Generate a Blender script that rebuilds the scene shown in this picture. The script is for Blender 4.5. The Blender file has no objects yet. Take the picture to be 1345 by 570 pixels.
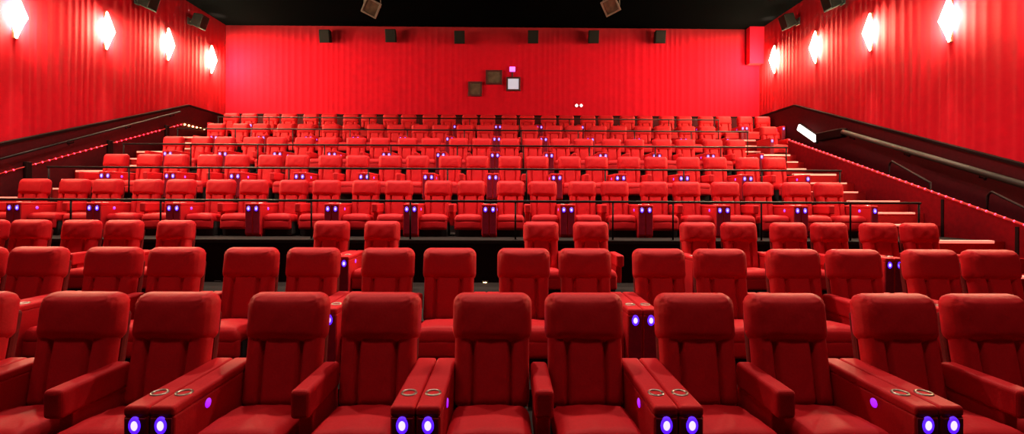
import bpy, bmesh, math, random
from mathutils import Matrix, Vector, noise
random.seed(7)
PI = math.pi
S = bpy.context.scene
COL = S.collection

# ------------------------------------------------------------------ camera
F = 636.0
CAMZ = 1.81
HOR = 262.0
YAW = math.radians(0.585)
ROLL = math.radians(0.25)
CM = Matrix.Rotation(-YAW, 4, 'Z') @ Matrix.Rotation(PI/2, 4, 'X') @ Matrix.Rotation(ROLL, 4, 'Z')
cam_d = bpy.data.cameras.new('camera')
cam = bpy.data.objects.new('camera', cam_d); COL.objects.link(cam)
cam.matrix_world = Matrix.Translation((0, 0, CAMZ)) @ CM
cam_d.sensor_width = 36
cam_d.lens = F/1345*36
cam_d.shift_y = (HOR-285)/1345
cam_d.clip_start = 0.05
S.camera = cam

def ray(px, py):
    return CM.to_3x3() @ Vector(((px-672.5)/F, (HOR-py)/F, -1))
def atY(px, py, Y):
    r = ray(px, py); t = Y/r.y
    return Vector((r.x*t, Y, CAMZ+r.z*t))
def atX(px, py, X):
    r = ray(px, py); t = X/r.x
    return Vector((X, r.y*t, CAMZ+r.z*t))

# ------------------------------------------------------------------ materials
def new_mat(name):
    m = bpy.data.materials.new(name); m.use_nodes = True
    return m, m.node_tree.nodes, m.node_tree.links, m.node_tree.nodes['Principled BSDF']
def plain(name, col, rough=0.6, metal=0.0, var=0.15, scale=30, bump=0.0, spec=0.5):
    m, n, l, p = new_mat(name)
    p.inputs['Roughness'].default_value = rough
    p.inputs['Metallic'].default_value = metal
    p.inputs['Specular IOR Level'].default_value = spec
    tc = n.new('ShaderNodeTexCoord')
    nz = n.new('ShaderNodeTexNoise'); nz.inputs['Scale'].default_value = scale; nz.inputs['Detail'].default_value = 4
    l.new(tc.outputs['Object'], nz.inputs['Vector'])
    cr = n.new('ShaderNodeValToRGB')
    a = tuple(c*(1-var) for c in col); b = tuple(min(1, c*(1+var)) for c in col)
    cr.color_ramp.elements[0].position = .3; cr.color_ramp.elements[1].position = .7
    cr.color_ramp.elements[0].color = (*a, 1); cr.color_ramp.elements[1].color = (*b, 1)
    l.new(nz.outputs['Fac'], cr.inputs['Fac']); l.new(cr.outputs['Color'], p.inputs['Base Color'])
    if bump:
        bp = n.new('ShaderNodeBump'); bp.inputs['Strength'].default_value = bump; bp.inputs['Distance'].default_value = .004
        l.new(nz.outputs['Fac'], bp.inputs['Height']); l.new(bp.outputs['Normal'], p.inputs['Normal'])
    return m
def glow(name, col, strength, base=(.2, .2, .2)):
    m, n, l, p = new_mat(name)
    p.inputs['Base Color'].default_value = (*base, 1)
    p.inputs['Emission Color'].default_value = (*col, 1)
    p.inputs['Emission Strength'].default_value = strength
    return m

LEATHER = plain('red_leather', (.50, .009, .015), .6, var=.06, scale=60, bump=.3, spec=.14)
FRONT_SHADE = plain('shaded_console_front', (.20, .004, .020), .5, spec=.2)
SHELL = plain('dark_shell', (.12, .004, .005), .7, spec=.15)
BLACK = plain('black_plastic', (.008, .007, .008), .5)
PLINTH = plain('seat_plinth', (.012, .01, .01), .8)
STEEL = plain('brushed_steel', (.45, .38, .33), .3, metal=1.0, var=.05)
LED_W = glow('white_blue_led', (.33, .28, 1.0), 1.5)
LED_HALO = glow('violet_led_halo', (.06, .004, 1.0), 1.1)
LED_P = glow('purple_led', (.33, .004, 1.0), .75)
FABRIC = plain('red_wall_fabric', (.52, .0003, .013), .85, var=.06, scale=6, bump=.05, spec=.08)
FABRIC.node_tree.nodes['Principled BSDF'].inputs['Sheen Weight'].default_value = .045
FABRIC.node_tree.nodes['Principled BSDF'].inputs['Sheen Roughness'].default_value = .6
DADO = plain('maroon_dado', (.055, .001, .004), .75, var=.15, scale=12, spec=.15)
CAP = plain('black_cap_rail', (.009, .0015, .002), .7, spec=.1)
CEIL = plain('black_ceiling', (.0016, .0019, .0020), 1.0, spec=0.0)
CARPET = plain('charcoal_carpet', (.016, .013, .012), .95, var=.4, scale=120, bump=.4, spec=.1)
RISER = plain('black_riser', (.012, .008, .008), .8, spec=.1)
REDCARPET = plain('red_stair_carpet', (.30, .008, .010), .9, var=.25, scale=90, bump=.3, spec=.1)
NOSE = glow('nosing_painted_lit', (1.0, .20, .14), .55, base=(.8, .4, .35))  # emission stands in for light falling on the pale strips
KNEE = plain('red_knee_wall', (.15, .0008, .004), .85, var=.15, scale=10, spec=.08)
RAILM = plain('black_rail_paint', (.006, .003, .004), .55, spec=.12)
HAND = plain('bronze_handrail', (.020, .013, .011), .62, spec=.25, var=.1)
SPK = plain('speaker_black', (.003, .003, .0025), .6, spec=.12)
SPKG = plain('speaker_grille', (.006, .006, .005), .8, scale=200, var=.5, bump=.3, spec=.2)
FRAME = plain('dark_frame', (.06, .008, .01), .5)
PORTG = plain('brown_port_glass', (.11, .075, .055), .15, var=.35, scale=5)
PORTL = glow('pale_port_glass', (.60, .58, .72), .33, base=(.3, .3, .35))
SIGNP = glow('magenta_lamp', (1.0, .09, .95), 1.2)
BRASS = plain('sconce_metal', (.25, .20, .12), .35, metal=.8)
SCON = glow('sconce_glass', (1.0, .78, .46), 230.0, base=(.8, .8, .8))
ROPE = glow('red_rope_led', (1.0, .004, .02), 14)
ROPET = glow('red_rope_tube', (1.0, .0, .01), .08, base=(.4, .01, .01))
ORNG = glow('orange_floor_led', (1.0, .42, .14), 14.0)
BEIGE = plain('beige_housing', (.17, .13, .11), .5, var=.2, scale=8)
GLEAM = glow('white_rail_gleam', (1.0, .93, .88), 1.5)
DOTW = glow('small_white_lamp', (1.0, .75, .75), 2.5)

# ------------------------------------------------------------------ mesh helpers
def rbox(bm, x0, x1, y0, y1, z0, z1, r=0.0, seg=2, mi=0, M=None):
    b = bmesh.new()
    bmesh.ops.create_cube(b, size=1)
    for v in b.verts:
        v.co = Vector(((x0+x1)/2+v.co.x*(x1-x0), (y0+y1)/2+v.co.y*(y1-y0), (z0+z1)/2+v.co.z*(z1-z0)))
    if r > 0:
        bmesh.ops.bevel(b, geom=b.edges[:], offset=r, segments=seg, profile=.5, affect='EDGES')
    for f in b.faces: f.material_index = mi
    merge(bm, b, M)
def merge(bm, b, M=None):
    if M is not None: bmesh.ops.transform(b, matrix=M, verts=b.verts)
    mp = {}
    for v in b.verts: mp[v] = bm.verts.new(v.co)
    for f in b.faces:
        try:
            nf = bm.faces.new([mp[v] for v in f.verts]); nf.material_index = f.material_index; nf.smooth = f.smooth
        except ValueError: pass
    b.free()
def tube(bm, pts, r, n=10, mi=0):
    pts = [Vector(p) for p in pts]
    rings = []
    for i, p in enumerate(pts):
        if i == 0: d = pts[1]-p
        elif i == len(pts)-1: d = p-pts[i-1]
        else: d = (pts[i+1]-p).normalized()+(p-pts[i-1]).normalized()
        q = d.to_track_quat('Z', 'Y')
        rings.append([bm.verts.new(p+q @ Vector((r*math.cos(2*PI*k/n), r*math.sin(2*PI*k/n), 0))) for k in range(n)])
    for a, b in zip(rings, rings[1:]):
        for k in range(n):
            f = bm.faces.new((a[k], a[(k+1) % n], b[(k+1) % n], b[k])); f.material_index = mi; f.smooth = True
    bm.faces.new(rings[0][::-1]).material_index = mi
    bm.faces.new(rings[-1]).material_index = mi
def lathe(bm, prof, n=20, M=None, mi=0, mis=None):
    b = bmesh.new(); rings = []
    for (r, z) in prof:
        if r < 1e-6: rings.append([b.verts.new((0, 0, z))])
        else: rings.append([b.verts.new((r*math.cos(2*PI*k/n), r*math.sin(2*PI*k/n), z)) for k in range(n)])
    for i, (a, c) in enumerate(zip(rings, rings[1:])):
        for k in range(n):
            k2 = (k+1) % n
            vs = [a[k % len(a)], a[k2 % len(a)], c[k2 % len(c)], c[k % len(c)]]
            u = []
            for v in vs:
                if v not in u: u.append(v)
            if len(u) > 2:
                f = b.faces.new(u); f.smooth = True; f.material_index = mis[i] if mis else mi
    merge(bm, b, M)
def panel(w, h, tf, tb, rr, cr, grooves=(), gd=.012, gs=.012, bulge=.02, nx=36, nz=26, wr=.003, topfull=0.0):
    """upholstered slab standing in XZ, front towards -Y, centred on x, z from 0 to h"""
    bm = bmesh.new(); a, bq = w/2, h/2
    xs = set()
    for i in range(nx+1): xs.add(round(-a+2*a*i/nx, 5))
    for g in grooves:
        for k in (-1.4, -.7, 0, .7, 1.4): xs.add(round(g+gs*k, 5))
    for k in (.15, .4, .7): xs.add(round(-a+rr*k, 5)); xs.add(round(a-rr*k, 5))
    xs = sorted(xs)
    zs = set(round(-bq+2*bq*i/nz, 5) for i in range(nz+1))
    for k in (.1, .3, .6): zs.add(round(-bq+rr*k, 5)); zs.add(round(bq-rr*k, 5))
    zs = sorted(zs)
    fr, bk = {}, {}
    for i, x in enumerate(xs):
        for j, z in enumerate(zs):
            dx, dz = a-abs(x), bq-abs(z)
            d = min(dx, dz)
            X, Z = x, z
            ex, ez = abs(x)-(a-cr), abs(z)-(bq-cr)
            if ex > 0 and ez > 0:
                mx = max(ex, ez); k = mx/math.hypot(ex, ez)
                X = math.copysign(a-cr+ex*k, x); Z = math.copysign(bq-cr+ez*k, z)
            t = max(0, min(1, d/rr)); e = math.sqrt(max(0, 1-(1-t)**2))
            bb = bulge*(1-(x/a)**2)*(1-(z/bq)**2)
            if topfull: bb += topfull*(.5+.5*z/bq)*e
            gr = sum(gd*math.exp(-((x-g)/gs)**2) for g in grooves)*e
            ww = wr*noise.noise(Vector((x*9, z*9, w*31)))+wr*.5*noise.noise(Vector((x*28, z*14, 3)))
            yf = -(tf*e+bb-gr+ww*e)
            fr[i, j] = bm.verts.new((X, yf, Z+bq))
            if 0 < i < len(xs)-1 and 0 < j < len(zs)-1: bk[i, j] = bm.verts.new((X, tb*e, Z+bq))
            else: bk[i, j] = fr[i, j]
    for i in range(len(xs)-1):
        for j in range(len(zs)-1):
            f = bm.faces.new((fr[i, j], fr[i+1, j], fr[i+1, j+1], fr[i, j+1])); f.smooth = True
            vs = [bk[i, j], bk[i, j+1], bk[i+1, j+1], bk[i+1, j]]
            if len(set(v.index if v.index >= 0 else id(v) for v in vs)) >= 3 and set(vs) != {fr[i, j], fr[i+1, j], fr[i+1, j+1], fr[i, j+1]}:
                f = bm.faces.new(vs); f.smooth = True
    return bm
def mesh(name, bm, *mats, smooth=None):
    bmesh.ops.recalc_face_normals(bm, faces=bm.faces[:])
    me = bpy.data.meshes.new(name)
    if smooth is not None:
        for f in bm.faces: f.smooth = smooth
    bm.to_mesh(me); bm.free()
    for m in mats: me.materials.append(m)
    return me
def link(name, me, parent=None, loc=(0, 0, 0), rot=(0, 0, 0)):
    o = bpy.data.objects.new(name, me); COL.objects.link(o)
    o.location = loc; o.rotation_euler = rot
    if parent is not None: o.parent = parent
    return o
def tag(o, label, cat, group=None, kind=None):
    if label: o['label'] = label
    if cat: o['category'] = cat
    if group: o['group'] = group
    if kind: o['kind'] = kind
    return o
def empty(name, loc=(0, 0, 0), rot=(0, 0, 0)):
    o = bpy.data.objects.new(name, None); COL.objects.link(o)
    o.location = loc; o.rotation_euler = rot; o.empty_display_size = .2
    return o
def struct(name, bm, *mats, smooth=None, parent=None):
    o = link(name, mesh(name, bm, *mats, smooth=smooth), parent)
    if parent is None: o['kind'] = 'structure'
    return o

# ------------------------------------------------------------------ room data
XL, XR, YB, YF = -11.34, 10.25, 19.6, -6.0
ZC = CAMZ+6.96
HEAD = [3.53, 5.30, 7.88, 10.04, 12.12, 14.20, 16.28, 18.36]           # headrest planes of the eight rows
FLZ = [0.0, 0.155, 0.335] + [1.085+.706*k for k in range(5)]           # floor under each row
EDGE = [None, 4.22, 5.86] + [8.59+2.08*k for k in range(5)]            # front edge of each tier
KNX = 8.90

# floor: one stepped slab
bm = bmesh.new()
prof = [(YF, 0)]
for k in range(1, 8):
    prof += [(EDGE[k], FLZ[k-1]), (EDGE[k], FLZ[k])]
prof += [(YB, FLZ[7])]
ls = [bm.verts.new((XL, y, z)) for y, z in prof]; rs = [bm.verts.new((XR, y, z)) for y, z in prof]
for i in range(len(prof)-1):
    f = bm.faces.new((ls[i], rs[i], rs[i+1], ls[i+1]))
    f.material_index = 1 if i % 2 else 0
b0 = [bm.verts.new((x, y, -.3)) for x, y in ((XL, YF), (XR, YF), (XR, YB), (XL, YB))]
bm.faces.new(b0)
bm.faces.new(ls+[b0[3], b0[0]]); bm.faces.new(rs+[b0[2], b0[1]])
bm.faces.new((ls[0], rs[0], b0[1], b0[0])); bm.faces.new((ls[-1], rs[-1], b0[2], b0[3]))
struct('floor', bm, CARPET, RISER, smooth=False)

bm = bmesh.new(); rbox(bm, XL-.3, XR+.3, YF-.3, YB+.3, ZC, ZC+.2)
struct('ceiling', bm, CEIL)

# carpeted lip on the edge of the raised tiers
bm = bmesh.new(); rbox(bm, XL+.02, KNX-.05, EDGE[3]-.025, EDGE[3]+.10, FLZ[3]-.07, FLZ[3]+.006, .012)
struct('trim_3', bm, CARPET)

# pleated fabric walls
def pleat(s, seed):
    w = .26+.05*noise.noise(Vector((s*.6, seed, 0)))
    ph = s/.25+1.1*noise.noise(Vector((s*.9, seed, 5)))
    amp = .009+.007*noise.noise(Vector((s*.45, seed, 9)))
    c = .5+.5*math.cos(2*PI*ph)
    return amp*(c**1.5)+.003*math.cos(2*PI*s/.09+seed)*max(0, noise.noise(Vector((s*.7, seed, 2))))
def curtain(name, p0, p1, nrm, z0, z1, seed):
    bm = bmesh.new(); p0, p1 = Vector(p0), Vector(p1); L = (p1-p0).length; n = int(L/.028)
    nrm = Vector(nrm); rows = []
    for i in range(n+1):
        s = L*i/n; b = p0.lerp(p1, i/n)
        col = []
        for k in range(5):
            z = z0+(z1-z0)*k/4
            sh = .02*noise.noise(Vector((z*.5, seed+3, s*.1)))
            p = b+nrm*(pleat(s+sh, seed)); col.append(bm.verts.new((p.x, p.y, z)))
        back = b-nrm*.12
        rows.append((col, bm.verts.new((back.x, back.y, z0)), bm.verts.new((back.x, back.y, z1))))
    for (a, a0, a1), (b, c0, c1) in zip(rows, rows[1:]):
        for k in range(4):
            f = bm.faces.new((a[k], b[k], b[k+1], a[k+1])); f.smooth = True
        bm.faces.new((a0, c0, c1, a1)); bm.faces.new((a[4], b[4], c1, a1)); bm.faces.new((a[0], b[0], c0, a0))
    for (col, c0, c1) in (rows[0], rows[-1]): bm.faces.new(col+[c1, c0])
    return struct(name, bm, FABRIC)
curtain('wall_back', (XL, YB, 0), (XR, YB, 0), (0, -1, 0), FLZ[7]-.2, ZC, 1.3)
curtain('wall_left', (XL, YF, 0), (XL, YB, 0), (1, 0, 0), -.2, ZC, 4.1)
curtain('wall_right', (XR, YF, 0), (XR, YB, 0), (-1, 0, 0), -.2, ZC, 7.7)
bm = bmesh.new(); rbox(bm, XL, XR, YF-.2, YF, 0, ZC); struct('wall_front', bm, CEIL)

# soffit box in the far right corner
a = atY(985, 40, YB-.35); b = atY(985, 83, YB-.35)
bm = bmesh.new(); rbox(bm, a.x, XR-.005, YB-.35, YB-.03, b.z, ZC-.002, .01)
struct('trim_1', bm, FABRIC)

# sloped maroon dado along the side walls with a black cap
def dado(name, X0, sgn, pts):
    bm = bmesh.new(); th = .07
    lo = [(y, z-3.4) for y, z in pts]
    def V(x, y, z): return bm.verts.new((x, y, max(z, -.1)))
    ro = [V(X0+sgn*th, *p) for p in pts]; rl = [V(X0+sgn*th, *p) for p in lo]
    wo = [V(X0-sgn*.02, *p) for p in pts]; wl = [V(X0-sgn*.02, *p) for p in lo]
    for i in range(len(pts)-1):
        bm.faces.new((ro[i], ro[i+1], rl[i+1], rl[i])); bm.faces.new((wo[i], wl[i], wl[i+1], wo[i+1]))
        bm.faces.new((ro[i], wo[i], wo[i+1], ro[i+1])); bm.faces.new((rl[i], rl[i+1], wl[i+1], wl[i]))
    for i in (0, -1): bm.faces.new((ro[i], rl[i], wl[i], wo[i]))
    o = struct(name, bm, DADO, smooth=False)
    bm = bmesh.new()
    for (y0, z0), (y1, z1) in zip(pts, pts[1:]):
        b = bmesh.new(); L = math.hypot(y1-y0, z1-z0)
        rbox(b, -.055, .055, 0, L, -.03, .045, .012)
        merge(bm, b, Matrix.Translation((X0+sgn*.045, y0, z0)) @ Matrix.Rotation(math.atan2(z1-z0, y1-y0), 4, 'X'))
    struct('cap_rail', bm, CAP, parent=o)
def line(P, Q, y): return P.z+(Q.z-P.z)*(y-P.y)/(Q.y-P.y)
RP, RQ = atX(1345, 218, XR-.07), atX(1043, 139, XR-.07)
LP, LQ = atX(0, 190, XL+.07), atX(248, 139, XL+.07)
yr0 = 7.2; yl0 = 7.6
dado('baseboard_right', XR, -1, [(YF, line(RP, RQ, yr0)), (yr0, line(RP, RQ, yr0)), (RQ.y, RQ.z), (YB-.05, RQ.z)])
dado('baseboard_left', XL, 1, [(YF, line(LP, LQ, yl0)), (yl0, line(LP, LQ, yl0)), (LQ.y, LQ.z), (YB-.05, LQ.z)])

bm = bmesh.new(); rbox(bm, XL+.07, XR-.07, YB-.07, YB-.015, FLZ[7]+.002, RQ.z-.02)
bd = struct('baseboard_back', bm, DADO, smooth=False)
bm = bmesh.new(); rbox(bm, XL+.10, XR-.10, YB-.10, YB-.01, RQ.z-.03, RQ.z+.03, .012)
struct('cap_rail', bm, CAP, parent=bd)
# ------------------------------------------------------------------ stairs beside the tiers
def stairs(x0, x1, xn):
    for k in range(3, 8):
        zb, zt, e = FLZ[k-1], FLZ[k], EDGE[k]-.03
        h = (zt-zb)/3; run = .40
        bm = bmesh.new()
        pts = [(e+.02, zb), (e-2*run, zb), (e-2*run, zb+h), (e-run, zb+h), (e-run, zb+2*h), (e, zb+2*h), (e, zt+.012), (e+.02, zt+.012)]
        A = [bm.verts.new((x0, y, z)) for y, z in pts]; B = [bm.verts.new((x1, y, z)) for y, z in pts]
        for i in range(len(pts)):
            j = (i+1) % len(pts); bm.faces.new((A[i], A[j], B[j], B[i]))
        bm.faces.new(A); bm.faces.new(B[::-1])
        o = struct('stair_flight', bm, REDCARPET, smooth=False)
        for i in range(3):
            y = e-2*run+run*i; z = zb+h*(i+1)
            b = bmesh.new(); rbox(b, x0+.03, xn, y-.012, y+.10, z-.022, z+.016+(.012 if i == 2 else 0), .006)
            nb = link('nosing_strip', mesh('nosing_strip', b, NOSE), o)
stairs(7.55, 8.895, 8.70)
stairs(XL+.08, -10.25, -10.28)

# knee wall right of the right stairs
KP, KQ = atX(1345, 297, KNX), atX(1035, 185, KNX)
bm = bmesh.new()
y0, y1 = 5.9, KQ.y
pts = [(y0, line(KP, KQ, y0)), (y1, KQ.z), (y1, KQ.z-2.6), (y0, max(.2, line(KP, KQ, y0)-2.6))]
A = [bm.verts.new((KNX, y, z)) for y, z in pts]; B = [bm.verts.new((KNX+.14, y, z)) for y, z in pts]
for i in range(4):
    j = (i+1) % 4; bm.faces.new((A[i], A[j], B[j], B[i]))
bm.faces.new(A); bm.faces.new(B[::-1])
knee = struct('trim_2', bm, KNEE, smooth=False)
for py in (6.9, 8.35, 9.8):
    bm = bmesh.new(); zt = line(KP, KQ, py)
    rbox(bm, KNX-.018, KNX+.02, py-.03, py+.03, zt-1.3, zt-.05, .004)
    struct('pilaster', bm, CAP, parent=knee)

# rope lights
def rope(P, Q, y0, y1, n, label, gaps=(), flat=0):
    x = P.x
    bm = bmesh.new(); tube(bm, [(x, y0, line(P, Q, y0)), (x, y1, line(P, Q, y1))]+([(x, y1+flat, line(P, Q, y1))] if flat else []), .010, 8)
    o = link('rope_light', mesh('rope_light', bm, ROPET)); tag(o, label, 'rope light', 'red rope lights along the stairs')
    b = bmesh.new(); bmesh.ops.create_icosphere(b, subdivisions=2, radius=.017)
    for f in b.faces: f.smooth = True
    me = mesh('led', b, ROPE)
    for i in range(n):
        y = y0+(y1-y0)*(i+.5)/n
        if any(g0 < y < g1 for g0, g1 in gaps): continue
        link('led', me, o, (x, y, line(P, Q, y)))
    if flat:
        b = bmesh.new(); bmesh.ops.create_icosphere(b, subdivisions=2, radius=.026)
        for f in b.faces: f.smooth = True
        me = mesh('led', b, ORNG)
        for i in range(6): link('led', me, o, (x, y1+flat*(i+.5)/6, line(P, Q, y1)))['label'] = 'orange led at the end of the rope'
P, Q = atX(1345, 295, KNX-.012), atX(1035, 183, KNX-.012)
rope(P, Q, 6.0, Q.y, 56, 'dotted red rope light along the sloping top of the right stair wall')
P, Q = atX(0, 228, XL+.10), atX(240, 163, XL+.10)
pg = [atX(p, 200, XL+.1).y for p in (36, 144, 219)]
rope(P, Q, 9.0, Q.y, 46, 'dotted red rope light running along the dark left wall above the stairs', [(pg[0]-.18, pg[0]+.18), (pg[1]-.22, pg[1]+.22), (pg[2]-.3, pg[2]+.3)], 1.3)
for y in pg:
    z = line(P, Q, y)
    bm = bmesh.new(); rbox(bm, XL+.06, XL+.15, y-.07, y+.07, z-.75, z+.10, .012)
    struct('pilaster', bm, CAP)

# handrails
def handrail(P, Q, y0, y1, r, label, off, sgn, mat=HAND):
    x = P.x
    bm = bmesh.new(); tube(bm, [(x, y0, line(P, Q, y0)), (x, y1, line(P, Q, y1))], r, 14)
    root = link('wall_handrail', mesh('wall_handrail', bm, mat)); tag(root, label, 'handrail')
    n = int((y1-y0)/1.9)
    for i in range(n+1):
        y = y0+.3+(y1-y0-.6)*i/n; z = line(P, Q, y)
        b = bmesh.new(); tube(b, [(x, y, z-r*.5), (x, y, z-r-.05), (x-sgn*off, y, z-r-.07)], .014, 8)
        lathe(b, [(0, 0), (.04, 0), (.04, .015), (0, .015)], 14, Matrix.Translation((x-sgn*off, y, z-r-.07)) @ Matrix.Rotation(PI/2*sgn, 4, 'Y'))
        link('bracket', mesh('bracket', b, RAILM), root)
X = XR-.20
P, Q = atX(1345, 243, X), atX(1110, 174, X)
handrail(P, Q, 6.0, Q.y+.1, .068, 'thick bronze handrail sloping along the dark right wall', .13, -1)
X = XL+.20
P, Q = atX(95, 184, X), atX(182, 161, X)
handrail(P, Q, 8.5, 16.6, .026, 'thin dark handrail sloping along the left wall panel', .13, 1, RAILM)
# glowing bar painted as gleam of the right handrail's top end, and dark ledge
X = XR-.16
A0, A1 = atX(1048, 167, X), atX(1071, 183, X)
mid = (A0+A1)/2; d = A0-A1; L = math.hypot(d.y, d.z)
root = empty('rail_gleam', (XR-.07, mid.y, mid.z))
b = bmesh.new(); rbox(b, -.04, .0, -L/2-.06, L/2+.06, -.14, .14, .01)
link('backplate', mesh('backplate', b, CAP), root, (0, 0, 0), (math.atan2(d.z, d.y), 0, 0))  # mounting plate added behind the gleam bar
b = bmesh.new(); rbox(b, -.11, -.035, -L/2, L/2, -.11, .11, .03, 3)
link('gleam_bar', mesh('gleam_bar', b, GLEAM), root, (0, 0, 0), (math.atan2(d.z, d.y), 0, 0))
tag(root, 'white slanted glow bar standing in for gleam at top of right handrail', 'wall light')
A0, A1 = atX(1075, 172, XR-.16), atX(1109, 175, XR-.16)
b = bmesh.new(); rbox(b, XR-.26, XR-.06, A1.y, A0.y, A1.z-.10, A1.z+.16, .03)
o = link('wall_ledge', mesh('wall_ledge', b, CAP)); tag(o, 'short black ledge on right wall between white gleam bar and bronze handrail', 'ledge')

# hoop rails behind the knee wall
def hoop(px, pyt, px2, py2, label):
    X = KNX+.45
    a = atX(px, pyt, X); c = atX(px2, py2, X)
    bm = bmesh.new()
    pts = [(X, a.y, a.z-1.1), (X, a.y, a.z-.12)]
    for k in range(1, 6):
        t = k/6*PI/2; pts.append((X, a.y-.12*(1-math.cos(t)), a.z-.12+.12*math.sin(t)))
    pts += [(X, c.y, c.z)]
    pts += [(X, c.y, c.z-1.0)]
    tube(bm, pts, .024, 10)
    o = link('hoop_rail', mesh('hoop_rail', bm, CAP)); tag(o, label, 'rail', 'dark hoop rails by the right stairs')
hoop(1168, 212, 1222, 240, 'dark hoop rail behind rope light, higher up the right stairs')
hoop(1297, 252, 1352, 276, 'dark hoop rail behind rope light, lower, at right picture edge')

# ------------------------------------------------------------------ seats
def rotx(deg, piv=(0, 0, 0)):
    p = Matrix.Translation(piv)
    return p @ Matrix.Rotation(math.radians(deg), 4, 'X') @ p.inverted()
def seat_meshes():
    m = {}
    # backrest: three upright channels, leaning back
    bm = panel(.543, .54, .085, .07, .06, .05, (-.135, .135), .046, .016, .012, wr=.004)
    bmesh.ops.transform(bm, matrix=Matrix.Translation((0, -.055, .325)) @ Matrix.Rotation(math.radians(-11), 4, 'X'), verts=bm.verts)
    m['backrest'] = mesh('backrest', bm, LEATHER)
    # headrest pillow
    bm = panel(.585, .365, .125, .09, .10, .085, (), bulge=.022, nx=30, nz=22, wr=.006, topfull=-.012)
    for v in bm.verts:      # gathered corners
        for sx in (-1, 1):
            dd = math.hypot(v.co.x-sx*.245, (v.co.z-.315)*1.1)
            if dd < .12:
                an = math.atan2(v.co.z-.315, sx*v.co.x-.245)
                v.co.y += .006*(1-dd/.12)*min(1, dd/.03)*math.sin(an*9)
    bmesh.ops.transform(bm, matrix=Matrix.Translation((0, .05, .752)) @ Matrix.Rotation(math.radians(-8), 4, 'X'), verts=bm.verts)
    m['headrest'] = mesh('headrest', bm, LEATHER)
    # cushion
    bm = panel(.545, .56, .10, .07, .075, .06, (), bulge=.03, nx=26, nz=26, wr=.005)
    bmesh.ops.transform(bm, matrix=Matrix.Translation((0, -.70, .325)) @ Matrix.Rotation(math.radians(-94.5), 4, 'X'), verts=bm.verts)
    for v in bm.verts: v.co.z = v.co.z
    m['seat_cushion'] = mesh('seat_cushion', bm, LEATHER)
    # leg rest flap
    bm = panel(.54, .19, .05, .03, .04, .03, (), bulge=.008, nx=20, nz=12)
    bmesh.ops.transform(bm, matrix=Matrix.Translation((0, -.655, .13)) @ Matrix.Rotation(math.radians(-4), 4, 'X'), verts=bm.verts)
    m['leg_rest'] = mesh('leg_rest', bm, LEATHER)
    # shell behind
    bm = bmesh.new(); rbox(bm, -.265, .265, .0, .07, .12, .98, .025, 2, M=rotx(-10, (0, 0, .3)))
    m['back_shell'] = mesh('back_shell', bm, SHELL, smooth=False)
    bm = bmesh.new(); rbox(bm, -.262, .262, -.60, .02, 0, .30, .01)
    m['base'] = mesh('base', bm, PLINTH)
    # console (centred on x = 0)
    bm = bmesh.new(); rbox(bm, -.070, .070, -.78, .06, .03, .58, .014, 3)
    rbox(bm, -.066, .066, -.74, .05, 0, .04, 0)
    rbox(bm, -.0715, .0715, -.785, .08, .572, .635, .022, 4)
    m['console'] = mesh('console', bm, LEATHER)
    for p in m['console'].polygons: p.use_smooth = False
    bm = bmesh.new(); rbox(bm, -.060, .060, -.788, -.77, .06, .570, .006)  # dark sheet painting the shade on the red console front
    m['shade_panel'] = mesh('shade_panel', bm, FRONT_SHADE)
    bm = bmesh.new()
    lathe(bm, [(0, -.02), (.036, -.02), (.036, .001), (.039, .006), (.047, .006), (.050, -.001)], 28, mis=[1, 1, 0, 0, 0])
    m['cup_holder'] = mesh('cup_holder', bm, STEEL, BLACK)
    bm = bmesh.new()
    lathe(bm, [(.048, -.004), (.045, .003), (.034, .006), (.026, .004)], 24, Matrix.Rotation(PI/2, 4, 'X') @ Matrix.Diagonal((.74, 1.05, 1, 1)), mi=0)  # glowing ring paints the violet halo around the led
    lathe(bm, [(.0275, .003), (.018, .008), (0, .010)], 24, Matrix.Rotation(PI/2, 4, 'X') @ Matrix.Diagonal((.74, 1.08, 1, 1)), mi=1)
    m['aisle_light'] = mesh('aisle_light', bm, LED_HALO, LED_W)
    bm = bmesh.new()
    lathe(bm, [(.030, -.004), (.029, .003), (.022, .006), (0, .007)], 20)
    m['control_button'] = mesh('control_button', bm, LED_P)
    # centre armrest
    bm = bmesh.new(); rbox(bm, -.060, .060, -.56, .0, .455, .635, .028, 4)
    rbox(bm, -.045, .045, -.46, .0, .20, .47, .01)
    m['armrest'] = mesh('armrest', bm, LEATHER)
    for k in ('console', 'armrest'): pass
    return m
SM = seat_meshes()
SD = .34
def seat(kind, x, y, z, label, group):
    r = empty('recliner_seat', (x, y, z)); tag(r, label, 'cinema seat', group)
    for k in ('seat_cushion', 'leg_rest', 'backrest', 'headrest', 'back_shell', 'base'):
        link(k, SM[k], r)
    s = -1 if kind in ('L', 'LN') else 1
    c = link('console', SM['console'], r, (s*(SD-.003), 0, 0))
    link('cup_holder', SM['cup_holder'], c, (0, -.59, .6365))
    link('shade_panel', SM['shade_panel'], c)
    link('aisle_light', SM['aisle_light'], c, (0, -.787, .529))
    link('control_button', SM['control_button'], c, (-s*.0695, -.47, .525), (0, -s*PI/2, 0))
    if kind == 'L': link('armrest', SM['armrest'], r, (SD, 0, 0))
    if kind == 'RA': link('armrest', SM['armrest'], r, (-SD, 0, 0))
    return r

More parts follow.
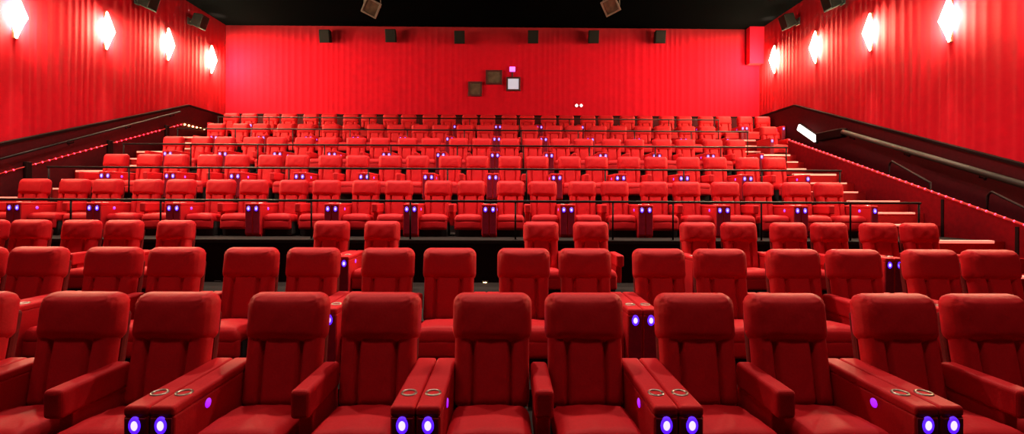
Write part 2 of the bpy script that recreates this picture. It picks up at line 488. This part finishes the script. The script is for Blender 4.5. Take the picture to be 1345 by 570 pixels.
def pairs(c0, lo, hi):
    o = []
    for k in range(lo, hi+1):
        c = c0+1.5*k
        o += [('L', c-SD), ('R', c+SD)]
    return o
ROWS = []
ROWS.append([('R', .235-3*1.5+SD-.0)] + pairs(.235, -2, 2))
ROWS.append(pairs(.528, -4, 2)+[('L', 5.07-SD), ('R', 5.07+SD)])
ROWS.append(pairs(-8.07, 0, 1)+[('L', -5.39), ('RA', -2.86), ('L', -2.86+.82), ('RA', .56), ('L', .56+.82)]+pairs(3.48, 0, 2))
up = pairs(.41, -6, 4)
ROWS.append([('RA', -10.09+SD)]+up)
ROWS.append([('RA', -10.09+SD)]+up)
ROWS.append([('RA', -10.09+SD)]+up)
ROWS.append([('RA', -10.09+SD)]+up+[('L', 8.86)])
ROWS.append(pairs(.41, -7, 6))
ORD = 'first second third fourth fifth sixth seventh eighth ninth tenth eleventh twelfth thirteenth fourteenth fifteenth sixteenth seventeenth eighteenth nineteenth twentieth'.split()
def nth(i, n):
    if i == 0: return 'leftmost'
    if i == n-1: return 'rightmost'
    if i+1 <= (n+1)//2: return ORD[i]+' from left'
    return ORD[n-i-1]+' from right'
RN = ['nearest row', 'second nearest row', 'third row, below the guard rails', 'lowest raised row', 'second raised row', 'third raised row', 'fourth raised row', 'topmost row under the back wall']
LOOK = ['red padded recliner with cup holder console', 'red padded recliner', 'red padded recliner', 'red recliner', 'red recliner', 'red recliner', 'red recliner', 'small red recliner']
for r, row in enumerate(ROWS):
    for i, (k, x) in enumerate(row):
        seat(k, x, HEAD[r], FLZ[r], '%s, %s in the %s' % (LOOK[r], nth(i, len(row)), RN[r]), 'recliners in the '+RN[r].split(',')[0])

# ------------------------------------------------------------------ guard rails
RT = ['lowest raised row', 'second raised row', 'third raised row', 'fourth raised row', 'topmost row']
for k in range(3, 8):
    y = EDGE[k]+.07; z = FLZ[k]; hh = .69 if k < 5 else .73
    x0, x1 = -10.1, 7.46
    bm = bmesh.new(); tube(bm, [(x0, y, z+hh), (x1, y, z+hh)], .022, 10)
    root = empty('guard_rail', (0, y, z)); tag(root, 'thin black guard rail with posts along the front of the '+RT[k-3], 'guard rail', 'black guard rails before the raised rows')
    bm2 = bmesh.new(); tube(bm2, [(x0, 0, hh), (x1, 0, hh)], .022, 10)
    bm.free()
    link('top_rail', mesh('top_rail', bm2, RAILM), root)
    pm = bmesh.new(); tube(pm, [(0, 0, 0.0), (0, 0, hh-.01)], .016, 8)
    lathe(pm, [(0, .001), (.045, .001), (.045, .012), (0, .012)], 14)
    pme = mesh('post', pm, RAILM)
    xs = [x0+.03]+[atY(p, 290, EDGE[3]+.07).x for p in (93, 211, 409, 539, 677, 805, 884, 1000, 1117)]+[x1-.03] if k == 3 else [x0+.03+(x1-x0-.06)*i/10 for i in range(11)]
    for x in xs: link('post', pme, root, (x, 0, 0))

# orange floor lights at the foot of the riser behind the third row
for px, lab in ((285, 'tiny orange floor light at foot of black riser, left of centre'), (637, 'tiny orange floor light at foot of black riser, near picture centre')):
    p = atY(px, 374, EDGE[3]-.03)
    root = empty('floor_light', (p.x, EDGE[3], p.z)); tag(root, lab, 'floor light', 'orange floor lights on the riser')
    b = bmesh.new(); rbox(b, -.06, .06, -.02, -.001, -.07, .07, .006)
    link('housing', mesh('housing', b, BLACK), root)
    b = bmesh.new(); rbox(b, -.030, .030, -.03, -.015, -.045, .045, .008)
    link('lens', mesh('lens', b, ORNG), root)

# ------------------------------------------------------------------ wall sconces
def glow_shade():  # diamond shape takes in the hot glow around a smaller lamp
    bm = bmesh.new(); hw, hh, dp = .21, .52, .14
    n = 8; rings = []
    for k in range(-6, 7):
        t = k/6; w = hw*(1-abs(t))**1.25+.010; d = dp*(1-abs(t))**.8+.010
        rings.append([bm.verts.new((w*math.cos(PI*i/n), -d*math.sin(PI*i/n), t*hh)) for i in range(n+1)])
    for a, b in zip(rings, rings[1:]):
        for i in range(n):
            f = bm.faces.new((a[i], a[i+1], b[i+1], b[i])); f.smooth = True
        f = bm.faces.new((a[0], b[0], b[n], a[n]))
    bm.faces.new(rings[0]); bm.faces.new(rings[-1])
    return mesh('shade', bm, SCON)
SHADE = glow_shade()
bm = bmesh.new(); rbox(bm, -.05, .05, -.03, .06, -.54, .54, .012); rbox(bm, -.10, .10, -.025, .06, -.05, .05, .01)
BPLATE = mesh('backplate', bm, BRASS)
SE = 55.0
def sconce(p, sgn, label, group):
    rz = PI/2 if sgn > 0 else -PI/2
    root = empty('wall_sconce', p, (0, 0, rz)); tag(root, label, 'wall light', group)
    link('backplate', BPLATE, root); link('shade', SHADE, root, (0, -.03, 0))
    for dn in (1, -1):
        L = bpy.data.lights.new('sconce_spot', 'SPOT'); L.energy = 250; L.color = (1, .62, .45)
        L.spot_size = math.radians(34); L.spot_blend = .9; L.shadow_soft_size = .03
        o = bpy.data.objects.new('sconce_spot', L); COL.objects.link(o); o.parent = root
        o.location = (0, -.15, dn*.60); o.rotation_euler = (0 if dn < 0 else PI, 0, 0)
        o.rotation_euler.x += math.radians(6)*(-1 if dn < 0 else 1)
LS = [atX(px, py, XL+.03) for px, py in ((20, 20), (139, 40), (220, 58), (277, 78))]
RS = [atX(px, py, XR-.03) for px, py in ((1248, 25), (1144, 42), (1072, 62), (1018, 78))]
names = ['nearest the camera', 'second from the camera', 'third from the camera', 'nearest the back corner']
for p, nm in zip(LS, names): sconce(p, 1, 'sconce with diamond-shaped glow on red left wall, '+nm, 'diamond sconces on the left wall')
for p, nm in zip(RS, names): sconce(p, -1, 'sconce with diamond-shaped glow on red right wall, '+nm, 'diamond sconces on the right wall')
stL = (LS[3]-LS[0])/3; stR = (RS[3]-RS[0])/3
fwd = ['first', 'second', 'third', 'fourth']
for k in (1,):  # one unseen sconce added per wall for extra room light
    a = LS[0]-stL*k; sconce(a, 1, 'added unseen sconce on left wall, %s one beyond the picture edge' % fwd[k-1], 'diamond sconces on the left wall')
    a = RS[0]-stR*k; sconce(a, -1, 'added unseen sconce on right wall, %s one beyond the picture edge' % fwd[k-1], 'diamond sconces on the right wall')

# ------------------------------------------------------------------ ceiling downlights added out of view to light the rows
bm = bmesh.new(); lathe(bm, [(.0, .0), (.10, .0), (.10, -.05), (.13, -.055), (.13, .0)], 20)
DLM = mesh('trim_ring', bm, BLACK)
bm = bmesh.new(); lathe(bm, [(0, -.03), (.095, -.03)], 20)
DLL = mesh('lens', bm, glow('added_downlight_lens', (1, .8, .6), 4))
def downlight(x, y, e, lab):
    root = empty('added_downlight', (x, y, ZC)); tag(root, lab, 'ceiling light', 'added ceiling downlights over the lower rows')
    link('trim_ring', DLM, root); link('lens', DLL, root)
    L = bpy.data.lights.new('downlight', 'SPOT'); L.energy = e; L.color = (1, .72, .58)
    L.spot_size = math.radians(100); L.spot_blend = .8; L.shadow_soft_size = .10
    o = bpy.data.objects.new('downlight', L); COL.objects.link(o); o.parent = root; o.location = (0, 0, -.07)
DLE = [(12.6, 640), (8.4, 850), (1.9, 140)]
for j, (y, e) in enumerate(DLE):
    for i, x in enumerate((-7.6, -4.0, -.5, 3.0, 6.6)):
        downlight(x, y, e, 'unseen round downlight added above the %s, %s of five' % (['second raised row', 'third row', 'floor before the nearest row'][j], ['leftmost', 'second from left', 'middle', 'second from right', 'rightmost'][i]))

# ------------------------------------------------------------------ speakers
bm = bmesh.new()
for (w, h, y) in ((1, 1, 0),):
    b = bmesh.new(); bmesh.ops.create_cube(b, size=1)
    for v in b.verts:
        v.co = Vector((v.co.x*(.42 if v.co.y < 0 else .34), v.co.y*.34, v.co.z*(.50 if v.co.y < 0 else .42)))
    bmesh.ops.bevel(b, geom=b.edges[:], offset=.015, segments=2, affect='EDGES', profile=.5)
    merge(bm, b)
SPC = mesh('cabinet', bm, SPK)
bm = bmesh.new(); rbox(bm, -.19, .19, -.19, -.165, -.23, .23, .012)
SPG = mesh('grille', bm, SPKG)
bm = bmesh.new(); tube(bm, [(0, .15, 0), (0, .36, 0)], .03, 8); rbox(bm, -.10, .10, .34, .37, -.12, .12, .004)
SPB = mesh('wall_bracket', bm, BLACK)
def speaker(p, rz, tilt, lab, grp):
    r = empty('surround_speaker', p, (0, 0, rz)); tag(r, lab, 'speaker', grp)
    link('cabinet', SPC, r, (0, 0, 0), (tilt, 0, 0)); link('grille', SPG, r, (0, 0, 0), (tilt, 0, 0)); link('wall_bracket', SPB, r)
PB = ['leftmost of six', 'second from left', 'third from left', 'third from right', 'second from right', 'rightmost of six']
for (px, py), nm in zip(((428, 48), (514, 47.5), (604, 49.5), (700, 49), (779, 49), (866, 49)), PB):
    p = atY(px, py, YB-.37); speaker(p, 0, math.radians(12), 'black box speaker high on the red back wall, '+nm, 'speakers on the back wall')
for (px, py), nm in zip(((262, 28), (195, 1)), ('nearest the back corner', 'cut by the top picture edge')):
    p = atX(px, py, XL+.37); speaker(p, PI/2, math.radians(18), 'black tilted speaker high on left wall, '+nm, 'speakers on the left wall')
for (px, py), nm in zip(((1035, 28), (1092, 1)), ('nearest the back corner', 'cut by the top picture edge')):
    p = atX(px, py, XR-.37); speaker(p, -PI/2, math.radians(18), 'black tilted speaker high on right wall, '+nm, 'speakers on the right wall')

# ------------------------------------------------------------------ projection ports
def port(x0, y0, x1, y1, glass, lab):
    a = atY(x0, y0, YB-.06); c = atY(x1, y1, YB-.06)
    cx, cz = (a.x+c.x)/2, (a.z+c.z)/2; w, h = abs(c.x-a.x)/2, abs(a.z-c.z)/2
    r = empty('projection_window', (cx, YB-.005, cz)); tag(r, lab, 'window', 'projection windows in the back wall')
    b = bmesh.new(); t = .07
    for q in ((-w, w, h-t, h), (-w, w, -h, -h+t), (-w, -w+t, -h+t, h-t), (w-t, w, -h+t, h-t)):
        rbox(b, q[0], q[1], -.08, 0, q[2], q[3], .006)
    link('frame', mesh('frame', b, FRAME), r)
    b = bmesh.new(); rbox(b, -w+t*.9, w-t*.9, -.045, -.01, -h+t*.9, h-t*.9)
    link('pane', mesh('pane', b, glass), r)
    return r
port(615, 107, 633, 126.5, PORTG, 'brown glazed projection window, leftmost and lowest on the back wall')
port(638, 92, 659.5, 111, PORTG, 'wide brown projection window in the middle of the three on back wall')
port(665, 101, 683.5, 119.5, PORTL, 'pale grey lit projection window under small magenta light')
p = atY(673, 91, YB-.06)
r = empty('indicator_light', (p.x, YB, p.z)); tag(r, 'small glowing magenta box light above the pale projection window', 'light')
b = bmesh.new(); rbox(b, -.12, .12, -.04, .0, -.11, .10, .01); rbox(b, -.03, .03, -.05, 0, -.30, -.10, .005); link('housing', mesh('housing', b, FRAME), r)
b = bmesh.new(); rbox(b, -.115, .115, -.10, -.04, -.095, .095, .015); link('lens', mesh('lens', b, SIGNP), r)
r = None
for px, nm in ((757.5, 'left'), (763.5, 'right')):
    p = atY(px, 138.5, YB-.06)
    b = bmesh.new(); lathe(b, [(.055, 0), (.055, .04), (.04, .06), (0, .065)], 16, Matrix.Rotation(PI/2, 4, 'X'), mis=[0, 1, 1])
    o = link('wall_lamp', mesh('wall_lamp', b, FRAME, DOTW), None, (p.x, YB-.01, p.z)); tag(o, 'tiny white lamp low on back wall, %s one of two right of centre' % nm, 'light', 'tiny lamps on the back wall')

# ------------------------------------------------------------------ ceiling spotlights
def ceilspot(px, py, Y, rot, lab):
    p = atY(px, py, Y)
    r = empty('ceiling_spotlight', (p.x, Y, ZC)); tag(r, lab, 'spotlight', 'spotlights hanging from the black ceiling')
    h = p.z-ZC
    b = bmesh.new(); tube(b, [(0, 0, 0), (0, 0, h+.34)], .022, 8); rbox(b, -.09, .09, -.09, .09, -.02, 0, .004)
    link('drop_rod', mesh('drop_rod', b, BLACK), r)
    b = bmesh.new()
    tube(b, [(-.25, 0, h), (-.25, 0, h+.26), (-.18, 0, h+.34), (.18, 0, h+.34), (.25, 0, h+.26), (.25, 0, h)], .018, 8)
    link('yoke', mesh('yoke', b, BEIGE), r)
    b = bmesh.new(); rbox(b, -.19, .19, -.16, .22, -.19, .19, .04, 3); lathe(b, [(.19, .20), (.13, .34), (0, .36)], 20, Matrix.Rotation(-PI/2, 4, 'X'))
    hs = link('housing', mesh('housing', b, BEIGE), r, (0, 0, h), rot)
    b = bmesh.new()
    for q in ((-.24, .24, .19, .24), (-.24, .24, -.24, -.19), (-.24, -.19, -.19, .19), (.19, .24, -.19, .19)):
        rbox(b, q[0], q[1], -.22, -.14, q[2], q[3], .01)
    link('bezel', mesh('bezel', b, BEIGE), hs)
    b = bmesh.new(); rbox(b, -.185, .185, -.18, -.15, -.185, .185, .01)
    link('lens', mesh('lens', b, PORTG), hs)
ceilspot(489, 10, 15.0, (math.radians(24), math.radians(24), math.radians(14)), 'beige square spotlight hanging from the ceiling, left of centre')
ceilspot(803, 7, 15.0, (math.radians(30), math.radians(-18), math.radians(-30)), 'beige square spotlight hanging from the ceiling, right of centre')

# ------------------------------------------------------------------ world and view
w = bpy.data.worlds.new('world'); S.world = w; w.use_nodes = True
w.node_tree.nodes['Background'].inputs['Color'].default_value = (0, 0, 0, 1)
S.view_settings.view_transform = 'Standard'; S.view_settings.look = 'None'
S.view_settings.gamma = 1; S.view_settings.use_curve_mapping = False
S.view_settings.exposure = 1.0
S.cycles.max_bounces = 6; S.cycles.diffuse_bounces = 4
S.cycles.use_denoising = True
